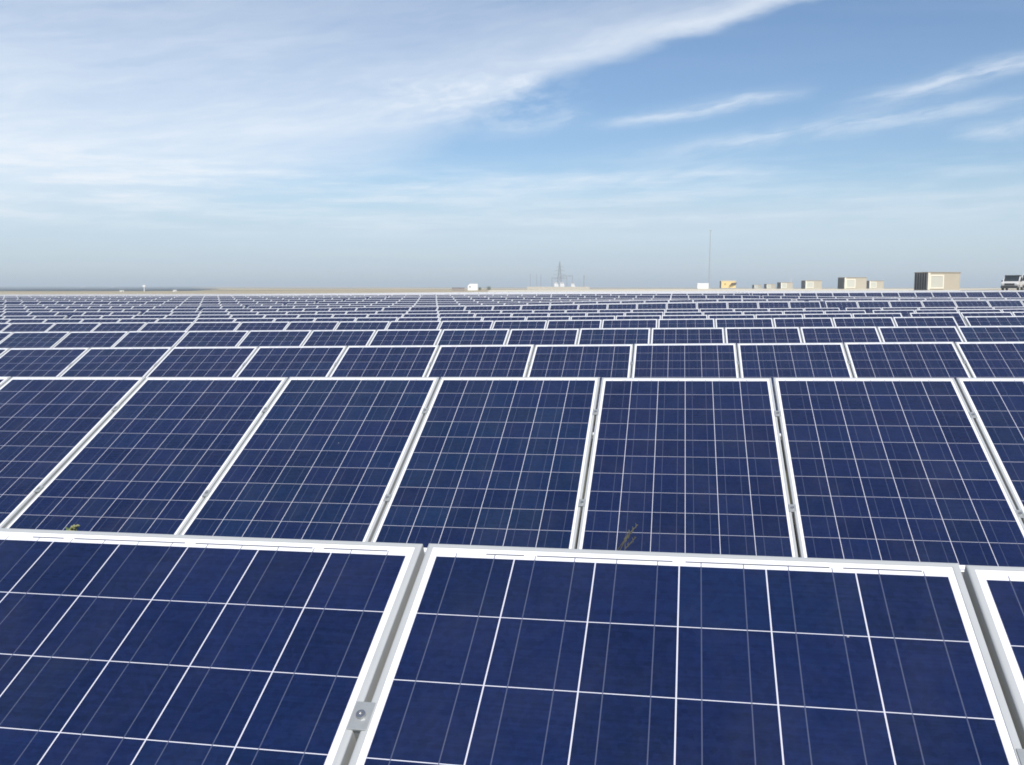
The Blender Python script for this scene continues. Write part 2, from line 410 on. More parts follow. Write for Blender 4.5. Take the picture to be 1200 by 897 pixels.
def ground_z(x, y):
    PH = 1.05                                # upper edge of a table above the ground
    if y <= 1.8: return row_top(1, max(-14, min(14, x))) - PH
    kf = (y - Y1) / PITCH + 1
    if kf <= 4.999:
        k0 = int(kf); k1 = k0 + 1; xx = max(-16, min(14, x))
        a, b_ = row_top(k0, xx), row_top(k1, xx)
        return a + (b_ - a) * (kf - k0) - PH
    if y <= 114.8:
        k0 = int(kf); k1 = min(k0 + 1, 30)
        a, b_ = row_top(k0, x), row_top(k1, x)
        return a + (b_ - a) * (kf - k0) - PH
    t = x / y
    st = [(114.86, tuple(v - PH for v in ROWTOP[30]))] + list(FAR)
    for (ya, va), (yb, vb) in zip(st, st[1:]):
        if y <= yb:
            f = (y - ya) / (yb - ya); return CZ + pw(t, TS, va) * (1 - f) + pw(t, TS, vb) * f
    return CZ + st[-1][1][0]

def make_ground():
    xs = [-70 + 2.8 * i for i in range(51)]
    s = 2.8
    lo, hi = [xs[0]], [xs[-1]]
    while hi[-1] < 9000: s *= 1.22; hi.append(hi[-1] + s); lo.append(lo[-1] - s)
    xs = lo[:0:-1] + xs + hi[1:]
    ys = [-400, -150, -60, -25, -10, -3] + [1.3 * i for i in range(91)]
    s = 1.3
    while ys[-1] < 9000: s *= 1.13; ys.append(ys[-1] + s)
    V_ = [(x, y, ground_z(x, y)) for y in ys for x in xs]
    nx = len(xs)
    F = [(j * nx + i, j * nx + i + 1, (j + 1) * nx + i + 1, (j + 1) * nx + i) for j in range(len(ys) - 1) for i in range(nx - 1)]
    me = bpy.data.meshes.new('ground'); me.from_pydata(V_, [], F)
    for p in me.polygons: p.use_smooth = True
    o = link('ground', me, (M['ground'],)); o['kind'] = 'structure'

make_ground()

def drape(name, outline, mat, lift, step):
    """sheet laid on the terrain: outline = rows of (y, x0, x1)"""
    V_, F = [], []
    n = 40
    for (y, xa, xb) in outline:
        for i in range(n + 1):
            x = xa + (xb - xa) * i / n; V_.append((x, y, ground_z(x, y) + lift))
    for j in range(len(outline) - 1):
        for i in range(n):
            a = j * (n + 1) + i; F.append((a, a + 1, a + n + 2, a + n + 1))
    me = bpy.data.meshes.new(name); me.from_pydata(V_, [], F)
    o = link(name, me, (mat,)); o['kind'] = 'structure'
    return o

drape('plain', [(y, -0.95 * y, (-0.53 - 0.02 * math.sin(y * 0.004)) * y) for y in (600, 700, 850, 1000, 1200, 1400, 1700, 2000, 2400, 2800, 3300, 3800)], M['scrub'], 0.25, 0)
drape('track', [(y, -0.20 * y, 0.50 * y) for y in (150, 165, 180, 200, 230, 260, 310, 360, 410, 450, 520)], M['track'], 0.05, 0)

# ------------------------------------------------------------------ solar panels
PW, PL, PT, GAP = 1.000, 1.650, 0.040, 0.012
MOD = PW + GAP
TILT = R(25.16)

def frame_mesh():
    loops = [(0.030, -PT), (0.0, -PT), (0.0, -0.0034), (0.0010, -0.0018), (0.0030, -0.0006), (0.0060, -0.0001), (0.0080, 0.0),
             (0.0124, 0.0), (0.0130, -0.0010), (0.0131, -0.0040)]
    bm = bmesh.new(); R_ = []
    for off, z in loops:
        R_.append([bm.verts.new(p) for p in ((-PW / 2 + off, -off, z), (PW / 2 - off, -off, z), (PW / 2 - off, -PL + off, z), (-PW / 2 + off, -PL + off, z))])
    for a, b_ in zip(R_, R_[1:]):
        for k in range(4): bm.faces.new((a[k], a[(k + 1) % 4], b_[(k + 1) % 4], b_[k]))
    bmesh.ops.recalc_face_normals(bm, faces=bm.faces[:])
    if R_[7][0].link_faces and max(f.normal.z for f in R_[7][0].link_faces) < 0.5:
        bmesh.ops.reverse_faces(bm, faces=bm.faces[:])
    me = bpy.data.meshes.new('frame'); bm.to_mesh(me); bm.free(); me.materials.append(M['frame'])
    return me

def glass_mesh():
    o_ = 0.0128
    x0, x1, y0, y1 = -PW / 2 + o_, PW / 2 - o_, -o_, -PL + o_
    zt, zb = -0.0016, -0.0075
    V_ = [(x0, y0, zt), (x0, y1, zt), (x1, y1, zt), (x1, y0, zt), (x0, y0, zb), (x0, y1, zb), (x1, y1, zb), (x1, y0, zb)]
    F = [(0, 1, 2, 3), (7, 6, 5, 4), (0, 4, 5, 1), (1, 5, 6, 2), (2, 6, 7, 3), (3, 7, 4, 0)]
    me = bpy.data.meshes.new('cell_sheet'); me.from_pydata(V_, [], F)
    uv = me.uv_layers.new(name='UVMap')
    for lp in me.loops:
        v = me.vertices[lp.vertex_index].co; uv.data[lp.index].uv = (v.x + PW / 2, -v.y)
    me.materials.append(M['cells']); me.materials.append(M['backsheet'])
    for p in me.polygons: p.material_index = 0 if p.index == 0 else 1
    return me

FRAME, GLASS = frame_mesh(), glass_mesh()
BREAK_R, TABLE_N, BREAK_W = 4.725, 22, 0.16
OFFS = {1: -0.163, 2: -0.118, 3: -0.09, 4: -0.02}

def panel_xs(k, xmin, xmax):
    """centres of the modules of row k; tables of 22 modules with a narrow break between them"""
    out = []; span = TABLE_N * MOD + BREAK_W
    for tb in range(-8, 9):
        x_end = BREAK_R + OFFS.get(k, 0.0) + tb * span
        for i in range(TABLE_N):
            x = x_end - (i + 0.5) * MOD + GAP / 2
            if xmin <= x <= xmax: out.append(x)
    return sorted(out)

def panel_matrix(k, x, rj):
    y = row_y(k, x)
    z0, z1 = row_top(k, x - MOD / 2), row_top(k, x + MOD / 2)
    yw = NEAR[k][3] if k in NEAR else 0.0
    ax = Vector((1, yw, (z1 - z0) / MOD)).normalized()
    t = TILT + rj.gauss(0, 0.0026) + (random.Random(k * 31 + int((x - BREAK_R + 400) // 22.42)).gauss(0, 0.006) if k > 4 else 0)
    up = Vector((0, math.cos(t), math.sin(t))); up = (up - ax * up.dot(ax)).normalized()
    nz = ax.cross(up)
    m = Matrix((ax, up, nz)).transposed().to_4x4()
    m.translation = Vector((x, y, (z0 + z1) / 2 + rj.gauss(0, 0.0012)))
    return m

F_PX, PIT, YAW = 1104.15 * 1024 / 1200, R(5.7725), R(9.8734)
def photo_xy(p):
    x, y, z = p[0], p[1], p[2] - CZ
    c, s = math.cos(YAW), math.sin(YAW)
    r, dd = x * c + y * s, -x * s + y * c
    f = dd * math.cos(PIT) - z * math.sin(PIT); u_ = dd * math.sin(PIT) + z * math.cos(PIT)
    if f < 0.05: return None
    return 512 + F_PX * r / f, 382.5 - F_PX * u_ / f

def in_photo(m):
    L, Rr = photo_xy(m @ Vector((-PW / 2, -0.1, 0))), photo_xy(m @ Vector((PW / 2, -0.1, 0)))
    if L is None or Rr is None: return False
    lo = [p for p in (photo_xy(m @ Vector((sx * PW / 2, -sy, 0))) for sx in (-1, 1) for sy in (0.0, 0.5, 1.0)) if p]
    return max(p[0] for p in lo) > 2 and min(p[0] for p in lo) < 1022 and min(p[1] for p in lo) < 765

ORD = ['', 'first', 'second', 'third', 'fourth', 'fifth', 'sixth', 'seventh', 'eighth', 'ninth', 'tenth', 'eleventh', 'twelfth', 'thirteenth',
       'fourteenth', 'fifteenth', 'sixteenth', 'seventeenth', 'eighteenth', 'nineteenth']
TENS = {2: ('twentieth', 'twenty'), 3: ('thirtieth', 'thirty'), 4: ('fortieth', 'forty'), 5: ('fiftieth', 'fifty')}
def ordinal(n):
    if n < 20: return ORD[n]
    t, o = divmod(n, 10)
    return TENS[t][0] if o == 0 else TENS[t][1] + '-' + ORD[o]

rows = {}
for k in range(1, LAST_ROW + 1):
    y = row_y(k)
    rj = random.Random(100 + k)
    mg = 4.0 + 0.10 * y
    xs = panel_xs(k, -0.80 * y - mg, 0.36 * y + mg)
    rows[k] = [(x, panel_matrix(k, x, rj)) for x in xs]

proto = None
rest = []
count = 0
for k in range(1, LAST_ROW + 1):
    vis = [i for i, (x, m) in enumerate(rows[k]) if in_photo(m)]
    single = count + len(vis) <= 303 and k <= 12
    if single: count += len(vis)
    n = 0
    for i, (x, m) in enumerate(rows[k]):
        if not (single and i in vis):
            rest.append(m); continue
        n += 1
        where = 'front row' if k == 1 else ordinal(k) + ' row from the front'
        if k == 1:
            lab = ['large blue solar panel filling the lower left of the front row',
                   'large blue solar panel filling the middle of the front row, seen nearest and almost whole',
                   'sliver of blue solar panel at the right end of the front row', 'blue solar panel at the far right of the front row'][min(n - 1, 3)]
        elif k == 2 and 1 < n < len(vis):
            lab = 'blue solar panel in the second row, %s from the left photo edge' % ordinal(n)
        elif n == 1:
            lab = 'blue solar panel at the left photo edge, leftmost of the %s' % where
        elif n == len(vis):
            lab = 'blue solar panel at the right photo edge, rightmost of the %s' % where
        else:
            lab = 'blue solar panel in the %s, %s panel from the left' % (where, ordinal(n))
        if proto is None:
            r = thing('solar_panel', lab, 'solar panel'); kids = []
            fr = link('frame', FRAME, (), r); gl = link('cell_sheet', GLASS, (), r); kids = [fr, gl]
            proto = (r, fr, gl)
        else:
            r = proto[0].copy(); col.objects.link(r); kids = []
            for ch in proto[1:]:
                c = ch.copy(); col.objects.link(c); c.parent = r; kids.append(c)
        tint = 0.42 if k == 1 else (0.50, 0.40, 0.50, 0.66, 0.72, 0.38, 0.40, 0.45)[(n - 1) % 8] if k == 2 else random.uniform(0.30, 0.70)
        for c in kids: c.color = (tint, tint, tint, 1)
        r.matrix_world = m
        r['label'] = lab; r['category'] = 'solar panel'
        r['group'] = 'solar panels in the %s' % where

def rest_mesh(ms):
    V_, F, UV, MI = [], [], [], []
    def quad(m, pts, mi, uvs):
        b_ = len(V_)
        for p in pts: V_.append(tuple(m @ Vector(p)))
        F.append(tuple(range(b_, b_ + len(pts)))); MI.append(mi); UV.extend(uvs)
    h, L, o_ = PW / 2, PL, 0.0130
    z = (0, 0)
    for m in ms:
        rx = 0.0
        quad(m, [(-h + o_, -o_, -.0016), (-h + o_, -L + o_, -.0016), (h - o_, -L + o_, -.0016), (h - o_, -o_, -.0016)], 0,
             [(o_, o_), (o_, L - o_), (PW - o_, L - o_), (PW - o_, o_)])
        quad(m, [(-h, 0, 0), (-h + o_, -o_, 0), (h - o_, -o_, 0), (h, 0, 0)], 1, [z] * 4)
        quad(m, [(-h, -L, 0), (-h + o_, -L + o_, 0), (-h + o_, -o_, 0), (-h, 0, 0)], 1, [z] * 4)
        quad(m, [(h, 0, 0), (h - o_, -o_, 0), (h - o_, -L + o_, 0), (h, -L, 0)], 1, [z] * 4)
        quad(m, [(-h, -L, 0), (h, -L, 0), (h - o_, -L + o_, 0), (-h + o_, -L + o_, 0)], 1, [z] * 4)
        c = [(-h, 0), (h, 0), (h, -L), (-h, -L)]
        for (a, b_) in zip(c, c[1:] + c[:1]):
            quad(m, [(*a, 0), (*b_, 0), (*b_, -PT), (*a, -PT)], 1, [z] * 4)
        quad(m, [(-h, 0, -.030), (h, 0, -.030), (h, -L, -.030), (-h, -L, -.030)], 2, [z] * 4)
    me = bpy.data.meshes.new('distant_solar_panels'); me.from_pydata(V_, [], F)
    uv = me.uv_layers.new(name='UVMap')
    uv.data.foreach_set('uv', [c for p in UV for c in p])
    for mm in (M['cells'], M['frame'], M['backsheet']): me.materials.append(mm)
    me.polygons.foreach_set('material_index', MI)
    return me

o = link('distant_solar_panels', rest_mesh(rest))
o['kind'] = 'stuff'; o.color = (0.45, 0.45, 0.45, 1)
tag(o, 'far rows of small blue solar panels merging towards the horizon', 'solar panels')

# ------------------------------------------------------------------ racks under the near rows
def rack(k, xa, xb, detail):
    where = 'front row' if k == 1 else ordinal(k) + ' row'
    r = thing('mounting_rack', 'grey aluminium mounting rack under the %s of solar panels' % where, 'mounting rack', group='racks under the near rows')
    y = row_y(k, 0)
    xs = [x for x, m in rows[k] if xa <= x <= xb]
    za, zb = row_top(k, xs[0]), row_top(k, xs[-1])
    sl = (zb - za) / (xs[-1] - xs[0]); yw = NEAR[k][3] if k in NEAR else 0
    zc = za - sl * xs[0]
    ax = Vector((1, yw, sl)).normalized()
    up = Vector((0, math.cos(TILT), math.sin(TILT))); up = (up - ax * up.dot(ax)).normalized()
    nz = ax.cross(up)
    rot = Matrix((ax, up, nz)).transposed()
    r.matrix_world = Matrix.Translation((0, y, zc)) @ rot.to_4x4()   # local frame: x along the row, y up the slope, z out of the glass
    x0, x1 = (xs[0] - MOD / 2) / ax.x, (xs[-1] + MOD / 2) / ax.x
    S = (0.432, 1.240) if k == 1 else (0.400, 1.240)
    for s in S:
        obj('rail', box(((x0 + x1) / 2, -s, -PT - 0.0215), (x1 - x0, 0.042, 0.042), 0.002), M['rail'], r)
    inv = r.matrix_world.inverted()
    npost = max(2, int((x1 - x0) / 2.6))
    for i in range(npost + 1):
        x = x0 + 0.35 + (x1 - x0 - 0.7) * i / npost
        for s in S:
            top = r.matrix_world @ Vector((x, -s, -PT - 0.050))
            g = ground_z(top.x, top.y) - 0.15
            foot = Vector((top.x, top.y, g))
            obj('post', tube([inv @ foot, inv @ top], 0.028, 8), M['post'], r)
    if detail:
        for x, x2 in zip(xs, xs[1:]):
            if x2 - x > MOD + 0.05: continue
            for s in S:
                xc = (x + x2) / 2 / ax.x
                bm = bmesh.new()
                add_box(bm, (xc, -s, 0.0022), (0.033, 0.056, 0.0040), 0.0008)
                add_box(bm, (xc, -s, -0.0195), (0.0115, 0.052, 0.038))
                c = obj('clamp', bm, M['clamp'], r)
                b_ = bmesh.new()
                bmesh.ops.create_cone(b_, cap_ends=True, segments=20, radius1=0.0085, radius2=0.0078, depth=0.005, matrix=Matrix.Translation((xc, -s, 0.0066)))
                top = [f for f in b_.faces if f.normal.z > 0.9 or (f.calc_center_median().z > 0.0090)]
                bmesh.ops.inset_region(b_, faces=top, thickness=0.0038, depth=0)
                top = sorted(b_.faces, key=lambda f: (f.calc_center_median() - Vector((xc, -s, 0.0091))).length)[:1]
                ex = bmesh.ops.inset_region(b_, faces=top, thickness=0.0002, depth=-0.003)
                obj('bolt', b_, M['steel'], c)

rack(1, -3.2, 3.2, True)
rack(2, -8, 6, True)
rack(3, -12, 8, True)
for k in (4, 5, 6): rack(k, -0.8 * row_y(k) - 3, BREAK_R + 0.1, False)

# ------------------------------------------------------------------ weeds between the first rows
def ground_at(x, y): return ground_z(x, y)

def dry_stalk():
    x, y = -0.185, 3.0
    t = thing('dry_grass', 'dry straw coloured grass stalk sticking up behind the front row of panels', 'dry grass', (x, y, ground_at(x, y)))
    H = CZ - 0.757 - ground_at(x, y)
    rj = random.Random(3)
    for i in range(4):
        bx = rj.uniform(-0.02, 0.02); h = H * (1.0, 0.985, 0.97, 0.95)[i]
        lean = (0.075, 0.064, 0.055, 0.070)[i]
        pts = [(bx, rj.uniform(-.02, .02), 0), (bx * .8 - 0.01, 0, h * 0.5), (bx * .5 + 0.0, 0.0, h * 0.86), (lean * 0.55, -0.01, h * 0.95), (lean, -0.015, h)]
        bm = tube(pts, (0.0035, 0.003, 0.0025, 0.002, 0.0012), 6)
        for j in range(7):                       # seed husks near the tip
            f = j / 7
            p = Vector(pts[3]).lerp(Vector(pts[4]), f) + Vector((rj.uniform(-.004, .004), 0, 0))
            add_tube(bm, [p, p + Vector((rj.uniform(-.005, .006), rj.uniform(-.004, .004), 0.010))], (0.0016, 0.0005), 5)
        obj('stalk', bm, M['straw'], t)

def flower_weed():
    x, y = -2.125, 3.0
    t = thing('weed', 'small pale yellow flowering weed poking up behind the front row of panels', 'weed', (x, y, ground_at(x, y)))
    H = CZ - 0.845 - ground_at(x, y)
    rj = random.Random(5)
    fl = bmesh.new(); st = bmesh.new(); lf = bmesh.new()
    for i in range(6):
        a = rj.uniform(0, 6.28); rr = rj.uniform(0.0, 0.017)
        tip = Vector((math.cos(a) * rr, math.sin(a) * rr, H - rj.uniform(0, 0.035)))
        add_tube(st, [(0, 0, 0), (tip.x * .15, tip.y * .15, H * .6), (tip.x * .6, tip.y * .6, H * .9), tuple(tip)], (0.004, 0.003, 0.002, 0.0015), 6)
        for p in range(7):
            b_ = p * 6.283 / 7 + a
            bmesh.ops.create_icosphere(fl, subdivisions=1, radius=0.0045, matrix=Matrix.Translation(tip + Vector((math.cos(b_) * .008, math.sin(b_) * .008, rj.uniform(-.003, .004)))))
    for i in range(26):
        a = rj.uniform(0, 6.28); z = H * rj.uniform(.25, .95); L = rj.uniform(.02, .05)
        p = Vector((0, 0, z)); q = p + Vector((math.cos(a) * L, math.sin(a) * L, L * .5)); sd_ = Vector((-math.sin(a), math.cos(a), 0)) * L * .22
        lf.faces.new([lf.verts.new(v) for v in (p, (p + q) / 2 + sd_, q, (p + q) / 2 - sd_)])
    obj('stem', st, M['stem'], t); obj('flower', fl, M['flower'], t); obj('leaf', lf, M['leaf'], t)

dry_stalk(); flower_weed()

# ------------------------------------------------------------------ the row of inverter cabins
def cabin(x, y, zr, label, size=(5.4, 2.9, 2.42), rz=R(24), fine=True):
    W_, D_, H_ = size
    t = thing('inverter_cabin', label, 'cabin', (x, y, CZ + zr), rz, 'inverter cabins along the right of the field')
    # local: front faces -y, the louvred end faces -x
    obj('plinth', box((0, 0, -0.15), (W_ + .1, D_ + .1, 0.5), .02), M['greywall'], t)
    obj('body', box((0, 0, H_ / 2 + .1), (W_, D_, H_), .03), M['cream'], t)
    obj('roof', box((0, 0, H_ + .155), (W_ + .16, D_ + .16, .11), .02), M['tan_trim'], t)
    lv = obj('louvre_end', box((-W_ / 2 - .03, 0, H_ / 2 + .1), (.06, D_ - .06, H_ - .04), .01), M['louvre'], t)
    if fine:
        b_ = bmesh.new()
        for i in range(6):
            add_box(b_, (-W_ / 2 - .085, -D_ / 2 + .12 + i * (D_ - .24) / 5, H_ / 2 + .1), (.05, .07, H_ - .1), .01)
        obj('louvre_rib', b_, M['louvre_rib'], lv)
    obj('corner_post', box((-W_ / 2 + .16, -D_ / 2 - .03, H_ / 2 + .1), (.36, .08, H_ - .02), .01), M['cream_light'], t)
    cxp = -W_ / 2 + W_ * .27
    dw, dh = W_ * .40, H_ * .74
    fr = bmesh.new()
    for (px, pz, sx, sz) in ((cxp - dw / 2, H_ * .47, .20, dh), (cxp + dw / 2, H_ * .47, .20, dh), (cxp, H_ * .47 + dh / 2, dw + .2, .20), (cxp, H_ * .47 - dh / 2, dw + .2, .20)):
        add_box(fr, (px, -D_ / 2 - .04 - (.004 if sx > sz else 0), pz + .1), (sx, .08, sz))
    dr = obj('door', box((cxp, -D_ / 2 - .02, H_ * .47 + .1), (dw - .18, .04, dh - .18), .0), plain('door_grey_green', (0.50, 0.50, 0.43), .6, 0, .08, 2), t)
    obj('door_frame', fr, M['cream_light'], dr)
    return t

cabin(37.2, 146.0, -0.45, 'largest cream inverter cabin with dark louvred end, nearest of the cabins on the right')
cabin(39.2, 225.0, -0.38, 'cream inverter cabin with dark end, second largest and left of the nearest cabin', rz=R(20))
cabin(64.4, 330.0, -0.45, 'small cream cabin close on the right of the second largest cabin', rz=R(24))
cabin(41.8, 310.0, -0.48, 'small cream cabin standing alone, third in size along the skyline', rz=R(18))
cabin(43.5, 400.0, -0.6, 'tiny cream cabin with a thin post behind it', fine=False, rz=R(24))
cabin(51.5, 550.0, -0.75, 'faint far cream cabin, second from the left of the cabins', fine=False, rz=R(24))
cabin(52.6, 650.0, -0.85, 'faintest far cream cabin, leftmost of the cabins', fine=False, rz=R(24))

b_ = tube([(0, 0, 0), (0, 0, 5.3)], (.10, .06), 8)
t = thing('post', 'thin pale post rising behind the tiny cream cabin', 'post', (46.4, 405, CZ - .62))
obj('shaft', b_, M['cream_light'], t); obj('cap', box((0, 0, 5.4), (.3, .3, .2), .03), M['cream_light'], t)

# white container and mast
t = thing('shipping_container', 'white container box at the foot of the tall thin mast', 'container', (12.3, 460, CZ - .80), R(8))
bm = bmesh.new(); add_box(bm, (0, 0, 1.40), (5.7, 2.4, 2.6), .03)
for i in range(18): add_box(bm, (-2.6 + i * .305, -1.21, 1.40), (.14, .05, 2.3))
obj('body', bm, M['white'], t)
obj('door_end', box((2.88, 0, 1.4), (.06, 2.3, 2.45), .02), M['cream_light'], t)
obj('skid', box((0, 0, .05), (5.6, 2.3, .25), .02), M['greywall'], t)

t = thing('lamp_mast', 'tall thin grey mast rising high above the horizon', 'mast', (14.5, 440, CZ - .80))
obj('pole', tube([(0, 0, 0), (0, 0, 13), (0.1, 0, 26.3)], (.24, .19, .12), 12), M['pole'], t)
obj('head', box((0.1, 0, 26.4), (1.5, .35, .25), .05), M['pole'], t)
for sx in (-.55, .75): obj('lamp', box((sx, -.1, 26.15), (.35, .3, .28), .04), M['lamp'], t)
obj('base_plate', box((0, 0, .1), (1.0, 1.0, .3), .04), M['greywall'], t)

t = thing('site_cabin', 'yellow site cabin with a dark brown opening on its right half', 'cabin', (20.7, 400, CZ - .42), R(10))
obj('body', box((0, 0, 1.55), (6.0, 2.6, 2.9), .04), M['yellow'], t)
obj('roof', box((0, 0, 3.06), (6.2, 2.8, .12), .02), M['cream_light'], t)
obj('side_panel', box((-3.03, 0, 1.55), (.06, 2.5, 2.8), .01), M['louvre'], t)
obj('opening', prism([(0.5, 1.2), (3.1, 1.55), (3.2, 2.35), (1.3, 2.2)], -1.40, -1.33, 'y'), M['brown'], t)
obj('awning', prism([(0.3, 1.05), (3.3, 2.2), (3.3, 2.35), (0.3, 1.2)], -2.1, -1.42, 'y'), M['brown'], t)
obj('window', box((-1.4, -1.33, 1.75), (.9, .06, .8), .01), plain('amber_pane', (.5, .36, .12), .3), t)

t = thing('white_cabin', 'small bright white cabin on the skyline left of the substation', 'cabin', (-86.9, 400, CZ - 1.25), R(14))
obj('body', prism([(-2.15, 0), (2.15, 0), (2.15, 2.75), (-1.2, 2.75), (-2.15, 1.9)], -1.2, 1.2, 'y'), M['white'], t)
obj('window', box((-1.15, -1.23, 1.45), (.55, .06, .5), .01), M['glass_dark'], t)
obj('plinth', box((0, 0, -.2), (4.3, 2.5, .5), .02), M['greywall'], t)

t = thing('shed', 'low grey brown shed beside the white cabin on the skyline', 'shed', (-97.9, 420, CZ - 1.3), R(14))
obj('wall', box((0, 0, .45), (5.6, 3.0, 1.3), .03), M['shed'], t)
obj('roof', prism([(-1.7, 1.05), (1.7, 1.35), (1.7, 1.47), (-1.7, 1.17)], -2.9, 2.9), M['lattice'], t)

def shrub(x, y, z, r, label, seed):
    rj = random.Random(seed)
    t = thing('shrub', label, 'shrub', (x, y, z), 0, 'dark shrubs on the skyline')
    f_ = bmesh.new(); st = bmesh.new()
    for i in range(7):
        a = rj.uniform(0, 6.28); add_tube(st, [(0, 0, -.2), (math.cos(a) * r * .5, math.sin(a) * r * .5, r * rj.uniform(.7, 1.3))], (.05, .02), 5)
    for i in range(420):
        v = Vector((rj.gauss(0, .42) * r, rj.gauss(0, .42) * r, abs(rj.gauss(.75, .40)) * r))
        n_ = Vector((rj.gauss(0, 1), rj.gauss(0, 1), rj.gauss(0, 1))).normalized(); u_ = n_.orthogonal().normalized(); w_ = n_.cross(u_)
        s_ = r * .11
        f_.faces.new([f_.verts.new(v + u_ * a_ * s_ + w_ * b_ * s_) for a_, b_ in ((-1, 0), (0, -.6), (1, 0), (0, .6))])
    obj('foliage', f_, M['leaf'], t); obj('stem', st, M['shed'], t)

shrub(-90.0, 430, CZ - 1.32, .9, 'small dark shrub just right of the white cabin', 1)
shrub(-85.7, 430, CZ - 1.32, 1.2, 'larger dark shrub right of the white cabin', 2)

# ------------------------------------------------------------------ substation
SG = CZ - 2.35
t = thing('perimeter_wall', 'long pale wall in front of the substation on the skyline', 'wall', (-110.5, 890, SG), R(7))
bm = bmesh.new(); add_box(bm, (0, 0, 1.2), (59, .35, 3.0))
for i in range(13): add_box(bm, (-29 + i * 4.83, -.02, 1.25), (.5, .5, 3.1))
obj('wall', bm, M['greywall'], t); obj('coping', box((0, 0, 2.79), (59.2, .5, .14)), M['cream_light'], t)

def bar(bm, a, b_, r): add_tube(bm, [a, b_], r, 4)

t = thing('transmission_tower', 'tall grey lattice transmission tower in the middle of the substation', 'lattice tower', (-111, 905, SG), R(20))
bm = bmesh.new()
H, lev = 27.3, [0, 4, 7.5, 10.7, 13.6, 16.2, 18.6, 20.8, 22.8, 24.6, 26.2]
def hw(z): return 2.7 * (1 - z / 19.0) + .75 * (z / 19.0) if z < 19 else .75 * (1 - (z - 19) / 8.3) + .12
for z0, z1 in zip(lev, lev[1:] + [H]):
    a, c = hw(z0), hw(z1)
    P0 = [(-a, -a, z0), (a, -a, z0), (a, a, z0), (-a, a, z0)]; P1 = [(-c, -c, z1), (c, -c, z1), (c, c, z1), (-c, c, z1)]
    for k in range(4):
        bar(bm, P0[k], P1[k], .13); bar(bm, P0[k], P1[(k + 1) % 4], .075); bar(bm, P0[(k + 1) % 4], P1[k], .075); bar(bm, P1[k], P1[(k + 1) % 4], .075)
obj('mast_lattice', bm, M['lattice'], t)
for z, L in ((14.2, 6.0), (18.0, 4.6), (21.6, 3.4)):
    bm = bmesh.new()
    for s in (-1, 1):
        for y in (-.5, .5): bar(bm, (s * hw(z), y, z), (s * L, 0, z + .35), .09); bar(bm, (s * hw(z), y, z + 1.2), (s * L, 0, z + .35), .08)
        bar(bm, (s * L, 0, z + .3), (s * L, 0, z - 1.0), .10)
    obj('cross_arm', bm, M['lattice'], t)

def gantry(x, y, wd, h, label, rz=R(7)):
    t = thing('gantry', label, 'gantry', (x, y, SG), rz, 'substation gantries')
    for s in (-1, 1):
        bm = bmesh.new()
        for q in (-.45, .45): bar(bm, (s * wd / 2 + q, 0, 0), (s * wd / 2 + q * .4, 0, h), .12)
        for i in range(9): bar(bm, (s * wd / 2 - .42, 0, i * h / 9), (s * wd / 2 + .42, 0, (i + 1) * h / 9), .07)
        obj('leg', bm, M['lattice'], t)
    bm = bmesh.new()
    for q in (0, .9): bar(bm, (-wd / 2, 0, h - q), (wd / 2, 0, h - q), .12)
    for i in range(16): bar(bm, (-wd / 2 + i * wd / 16, 0, h - (.9 if i % 2 else 0)), (-wd / 2 + (i + 1) * wd / 16, 0, h - (0 if i % 2 else .9)), .07)
    obj('beam', bm, M['lattice'], t)
    bm = bmesh.new()
    for i in (-1, 0, 1): add_tube(bm, [(i * wd * .3, 0, h - .9), (i * wd * .3, 0, h - 2.6)], .16, 6)
    obj('insulator', bm, M['shed'], t)

gantry(-112.5, 915, 14.5, 11.8, 'wide grey gantry standing behind the lattice tower')
gantry(-103.5, 898, 11.0, 13.6, 'grey gantry right of the lattice tower with a taller beam')

def transformer(x, y, s, label, mat):
    t = thing('transformer', label, 'transformer', (x, y, SG), R(12), 'substation transformers')
    obj('tank', box((0, 0, 2.2 * s), (2.6 * s, 2.0 * s, 4.4 * s), .05), mat, t)
    bm = bmesh.new()
    for i in range(6): add_box(bm, (1.55 * s, -.9 * s + i * .36 * s, 2.0 * s), (.5 * s, .12 * s, 3.2 * s))
    obj('radiator', bm, mat, t)
    for i in (-1, 0, 1): obj('bushing', tube([(i * .8 * s, 0, 4.4 * s), (i * .8 * s, 0, 5.0 * s), (i * .9 * s, 0, 6.0 * s)], (.20 * s, .14 * s, .07 * s), 8), M['shed'], t)
    obj('conservator', tube([(-1.2 * s, .6 * s, 5.0 * s), (1.2 * s, .6 * s, 5.0 * s)], .32 * s, 12), mat, t)

transformer(-107.7, 895, 1.35, 'brightest white transformer right under the lattice tower', M['white'])
transformer(-113.5, 896, 1.35, 'white transformer left of the lattice tower foot', M['white'])
transformer(-97.5, 896, 1.2, 'smaller white transformer on the right of the substation', M['white'])

def slim_pole(x, y, h, label, top=False, r=.16):
    t = thing('pole', label, 'pole', (x, y, SG), 0, 'thin poles around the substation')
    obj('shaft', tube([(0, 0, 0), (0, 0, h)], (r * 1.3, r), 8), M['lattice'], t)
    if top: obj('head', box((0, 0, h - 1.0), (.9, .5, 2.0), .08), M['shed'], t)
    else: obj('bracket', box((0, 0, h - .15), (.9, .18, .18), .03), M['lattice'], t)

slim_pole(-138.8, 900, 15.2, 'thin pole at the left end of the substation')
slim_pole(-132.6, 900, 15.0, 'thin pole second from the left of the substation')
slim_pole(-128.5, 900, 15.0, 'thin pole third from the left, nearest the lattice tower', r=.22)
slim_pole(-87.1, 900, 13.6, 'dark pole with a thick head right of the substation', True, .34)

